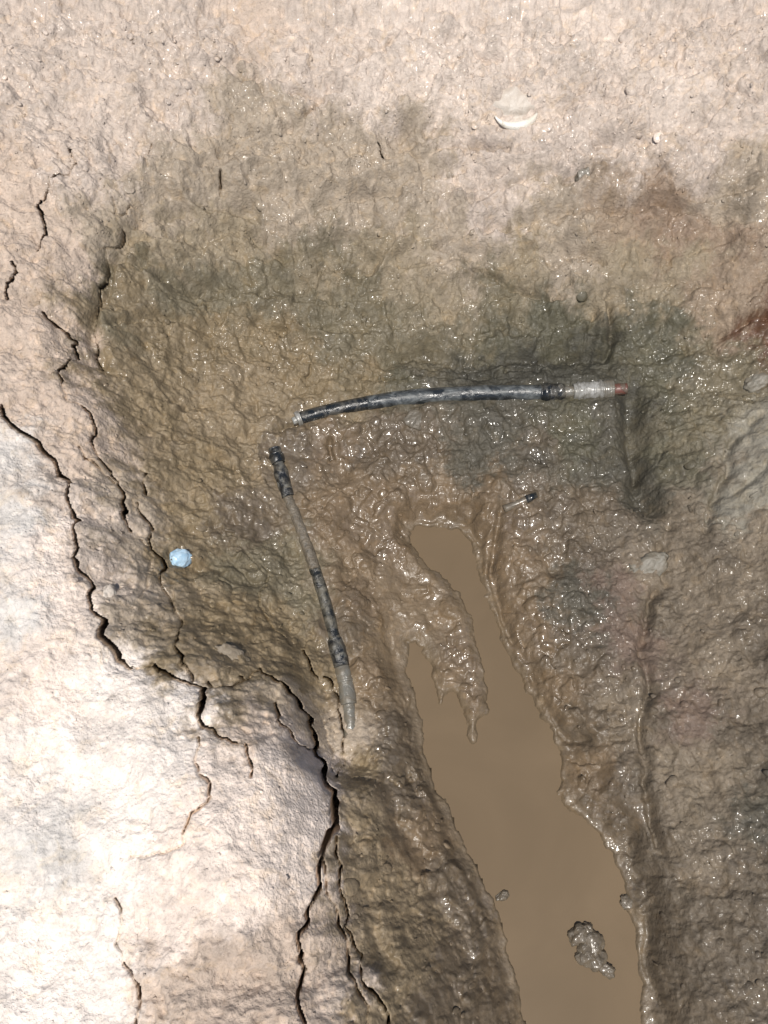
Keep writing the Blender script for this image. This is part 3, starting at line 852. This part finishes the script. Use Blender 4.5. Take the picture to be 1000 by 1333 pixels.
# ---------------------------------------------------------------- pipe stub
a = on_ground(656, 664) + np.array([0, 0, .004]); b = on_ground(692, 648) + np.array([0, 0, .0005])
st = empty('pipe_stub', (a + b) / 2 - np.array([0, 0, .006]))
tag(st, 'short cut end of a mud coloured pipe poking out above the head of the puddle', 'pipe stub')
path = [a + (b - a) * t for t in np.linspace(0, 1, 12)]
V, F = tube_geo(path, [.0058] * 12, 20, .04, cap=False)
V2, F2 = tube_geo(path[:5], [.0044] * 5, 20, .0, cap=False)
nV = len(V); V = V + V2
F = F + [tuple(reversed([i + nV for i in f])) for f in F2] + [(k, nV + k, nV + (k + 1) % 20, (k + 1) % 20) for k in range(20)]
mesh_obj('casing', V, F, M_PIPEMUD, st)
q = path[4]
V, F = tube_geo([path[5], path[6]], [.0057, .0057], 20)
mesh_obj('plug', V, F, M_BLACK, st)
V, F = tube_geo([path[9] + np.array([0, 0, .002]), b + (b - a) * .18 + np.array([0, 0, .004])], [.0062, .0045], 16, .08)
mesh_obj('black_tip', V, F, M_BLACK, st)

# ---------------------------------------------------------------- blue lump
p = on_ground(236, 729)
s = px_m(p)
bl = blob('blue_plastic_lump', p + np.array([0, 0, .004]), (11.5 * s, 15 * s, .011), M_BLUE, -.55, (-.35, .2), 3, .24, 4)
tag(bl, 'small pale blue plastic lump stuck in the brown left wall of the pit', 'plastic scrap')
for du, dv in ((-9, 5), (-2, 2), (4, -2)):
    pp = on_ground(236 + du, 729 + dv)
    blob('mud_speck', p + np.array([du * s, -dv * s * .9, .0125 + du * s * -.3]), (1.3 * s, 1.1 * s, .0016), M_CLOD, 0, (0, 0), 5, .2, 2, bl)

# ---------------------------------------------------------------- pale stones
p = on_ground(670, 142); s = px_m(p)
def rot_basis(n):
    n = n / np.linalg.norm(n); r_ = np.array([1., 0, 0]); u_ = np.cross(n, r_); u_ /= np.linalg.norm(u_); r_ = np.cross(u_, n)
    return r_, u_, n
nrm = np.array([0, -.62, .78]); r_, u_, n_ = rot_basis(nrm)
root3 = empty('shell_stone', p)
tag(root3, 'rounded whitish shell-like stone with a bright lower rim bedded in the upper bank', 'stone')
V = []; F = []
NR, NS = 12, 40
for i in range(NR + 1):
    rr = i / NR
    for k in range(NS):
        a = 2 * math.pi * k / NS
        wv = 1 + .06 * math.sin(3 * a + .4) + .04 * math.sin(5 * a)
        h = .0055 * (1 - rr ** 3) - .004 * rr ** 4 + .0012 * math.sin(a * 9) * rr - .006 * math.exp(-((rr * math.sin(a) + .35) / .18) ** 2)
        V.append(p + r_ * math.cos(a) * rr * 29 * s * wv + u_ * math.sin(a) * rr * 27 * s * wv + n_ * (h + .0065))
for i in range(NR):
    for k in range(NS):
        k2 = (k + 1) % NS
        F.append((i * NS + k, i * NS + k2, (i + 1) * NS + k2, (i + 1) * NS + k))
mesh_obj('body', V, F, M_STONE, root3)
arc = []; rad = []
for k in range(18):
    a = math.radians(205 + k / 17 * 140)
    arc.append(p + r_ * math.cos(a) * 29 * s + u_ * math.sin(a) * 22 * s + n_ * .0105)
    rad.append((.0012 + .0062 * math.sin(math.pi * k / 17) * (.5 + .8 * k / 17)))
V, F = tube_geo(arc, rad, 14, .05)
mesh_obj('white_rim', V, F, M_SHELL, root3)

STONES = [
 (141,778,10,19,.008,M_STONE,.1,(-.6,.1),'pale_stone','oval pale stone lodged between two cracks on the left edge','stone'),
 (845,738,25,15,.005,M_GSTONE,.3,(.2,.3),'grey_stone','flat pale grey stone on the right side above the pinkish clay','stone'),
 (300,856,22,15,.006,M_FLAKE,-.3,(-.5,.2),'clay_flake','pale flat flake of clay on the slope above the cracked ledge','clay flake'),
 (540,545,16,13,.007,M_DSTONE,.2,(0,.2),'grey_stone','small rounded grey stone just under the middle of the black pipe','stone'),
 (985,497,14,11,.007,M_GSTONE,.2,(.3,.3),'grey_stone','wet glinting grey stone below the rust stain at the right edge','stone'),
 (765,228,15,11,.006,M_DSTONE,.2,(0,.6),'grey_stone','small dark grey stone wedged in the pale upper bank','stone'),
]
for u, v, a, b, h, m, rz, ti, nm, lab, cat in STONES:
    p = on_ground(u, v); s = px_m(p)
    tag(blob(nm, p - np.array([0, 0, h * .5]), (a * s, b * s, h), m, rz, ti, u % 17, .26, 4), lab, cat)

# ---------------------------------------------------------------- clod in the puddle
cl = at_z(768, 1238, .0); s = px_m(cl)
root4 = empty('mud_clod', cl)
tag(root4, 'lumpy wet mud clod breaking the surface near the foot of the brown puddle', 'mud clod')
for k, (du, dv, a, b, h) in enumerate(((-12, -18, 15, 13, .010), (6, -8, 15, 15, .010), (8, 10, 15, 13, .009), (-6, 4, 14, 14, .010), (20, 22, 11, 9, .007), (-2, -26, 9, 8, .008))):
    blob('lump', cl + np.array([du * s, -dv * s, .001]), (a * s, b * s, h), M_CLOD, k * .7, (0, 0), k + 20, .28, 4, root4)

for u, v, a_, b_, h_, lab in ((655, 1166, 9, 6, .004, 'small wet mud crumb at the left water edge of the puddle'),
                              (817, 1176, 9, 11, .005, 'glinting mud lump at the right water edge of the puddle')):
    q = at_z(u, v, 0.0); s = px_m(q)
    tag(blob('mud_clod', q + np.array([0, 0, .0005]), (a_ * s, b_ * s, h_), M_CLOD, .4, (0, 0), u % 13, .3, 4), lab, 'mud clod')

# ---------------------------------------------------------------- twig by the small puddle
tw = [at_z(u, v, SMALL_Z + .004) for u, v in ((441,776),(449,776),(454,780),(452,787),(446,793),(443,798))]
V, F = tube_geo(spline(tw, 5), [.0013] * 26, 8, .1)
tag(mesh_obj('twig', V, F, M_TWIG), 'thin curved brown twig at the small puddle beside the muddy pipe', 'twig')

# ---------------------------------------------------------------- crumbs of clay and mud lying on the slopes
bm = bmesh.new(); bmesh.ops.create_icosphere(bm, subdivisions=1, radius=1)
ICO1_V = np.array([v.co[:] for v in bm.verts]); ICO1_F = np.array([[v.index for v in f.verts] for f in bm.faces]); bm.free()
bm = bmesh.new(); bmesh.ops.create_icosphere(bm, subdivisions=2, radius=1)
ICO2_V = np.array([v.co[:] for v in bm.verts]); ICO2_F = np.array([[v.index for v in f.verts] for f in bm.faces]); bm.free()

def scatter(name, weight, count, smin, smax, iv, jf, jitter, sink, flat, wet_add, seed):
    rg = np.random.RandomState(seed)
    jx = rg.randint(60, NX - 60, count * 6); jy = rg.randint(60, NY - 60, count * 6)
    keep = rg.rand(count * 6) < weight[jy, jx]
    jx, jy = jx[keep][:count], jy[keep][:count]
    n = len(jx); nv = len(iv)
    size = smin * (smax / smin) ** (rg.rand(n) ** 2.6)
    sc3 = size[:, None] * (1 + .35 * rg.randn(n, 3).clip(-1.5, 1.5)) * np.array([1, 1, flat])
    V = iv[None] * (1 + jitter * rg.randn(n, nv, 1).clip(-2, 2)) * sc3[:, None]
    a = rg.rand(n) * 6.283; ca_, sa_ = np.cos(a)[:, None], np.sin(a)[:, None]
    x = V[..., 0] * ca_ - V[..., 1] * sa_; y = V[..., 0] * sa_ + V[..., 1] * ca_
    # lie along the slope
    k = 6
    dzx = (BASE[jy, jx + k] - BASE[jy, jx - k]) / (GX[jx + k] - GX[jx - k]); dzy = (BASE[jy + k, jx] - BASE[jy - k, jx]) / (GY[jy + k] - GY[jy - k])
    z = V[..., 2] + x * dzx[:, None] + y * dzy[:, None]
    pos = P3[jy, jx]
    W3 = np.stack([x + pos[:, 0:1], y + pos[:, 1:2], z + pos[:, 2:3] - sink * sc3[:, 2:3]], -1).reshape(-1, 3).astype(np.float32)
    Fc = (jf[None] + (np.arange(n) * nv)[:, None, None]).reshape(-1, 3).astype(np.int32)
    me = bpy.data.meshes.new(name)
    me.vertices.add(len(W3)); me.vertices.foreach_set('co', W3.reshape(-1))
    me.loops.add(Fc.size); me.loops.foreach_set('vertex_index', Fc.reshape(-1))
    me.polygons.add(len(Fc)); me.polygons.foreach_set('loop_start', np.arange(0, Fc.size, 3, dtype=np.int32))
    me.update(calc_edges=True)
    me.polygons.foreach_set('use_smooth', np.ones(len(Fc), bool))
    tone = np.exp(.12 * rg.randn(n, 1)).clip(.65, 1.5)
    cc = np.concatenate([colr[jy, jx] * tone, np.ones((n, 1))], 1).repeat(nv, 0).astype(np.float32)
    at = me.attributes.new('soil_colour', 'FLOAT_COLOR', 'POINT'); at.data.foreach_set('color', cc.reshape(-1))
    at = me.attributes.new('wetness', 'FLOAT', 'POINT'); at.data.foreach_set('value', (wt[jy, jx] + wet_add).clip(0, 1).repeat(nv).astype(np.float32))
    me.materials.append(M_SOIL)
    o = bpy.data.objects.new(name, me); COL.objects.link(o)
    return tag(o, kind='stuff')
clear = (sd > .012) & (sds > .01) & (DC > 3) & (PD > .02)
clump = sstep(-.3, .7, fbm(X, Y, .09, 3, 151))
scatter('clay_crumbs', clear * (GR * .9 + FL * .25) * (.25 + .75 * clump) * (1 - SM * .6), 5200, .0012, .0030, ICO1_V, ICO1_F, .2, .5, .5, 0.15, 3)
scatter('mud_lumps', clear * GO * (.3 + .7 * clump), 800, .0025, .0070, ICO2_V, ICO2_F, .04, .45, .6, .1, 4)
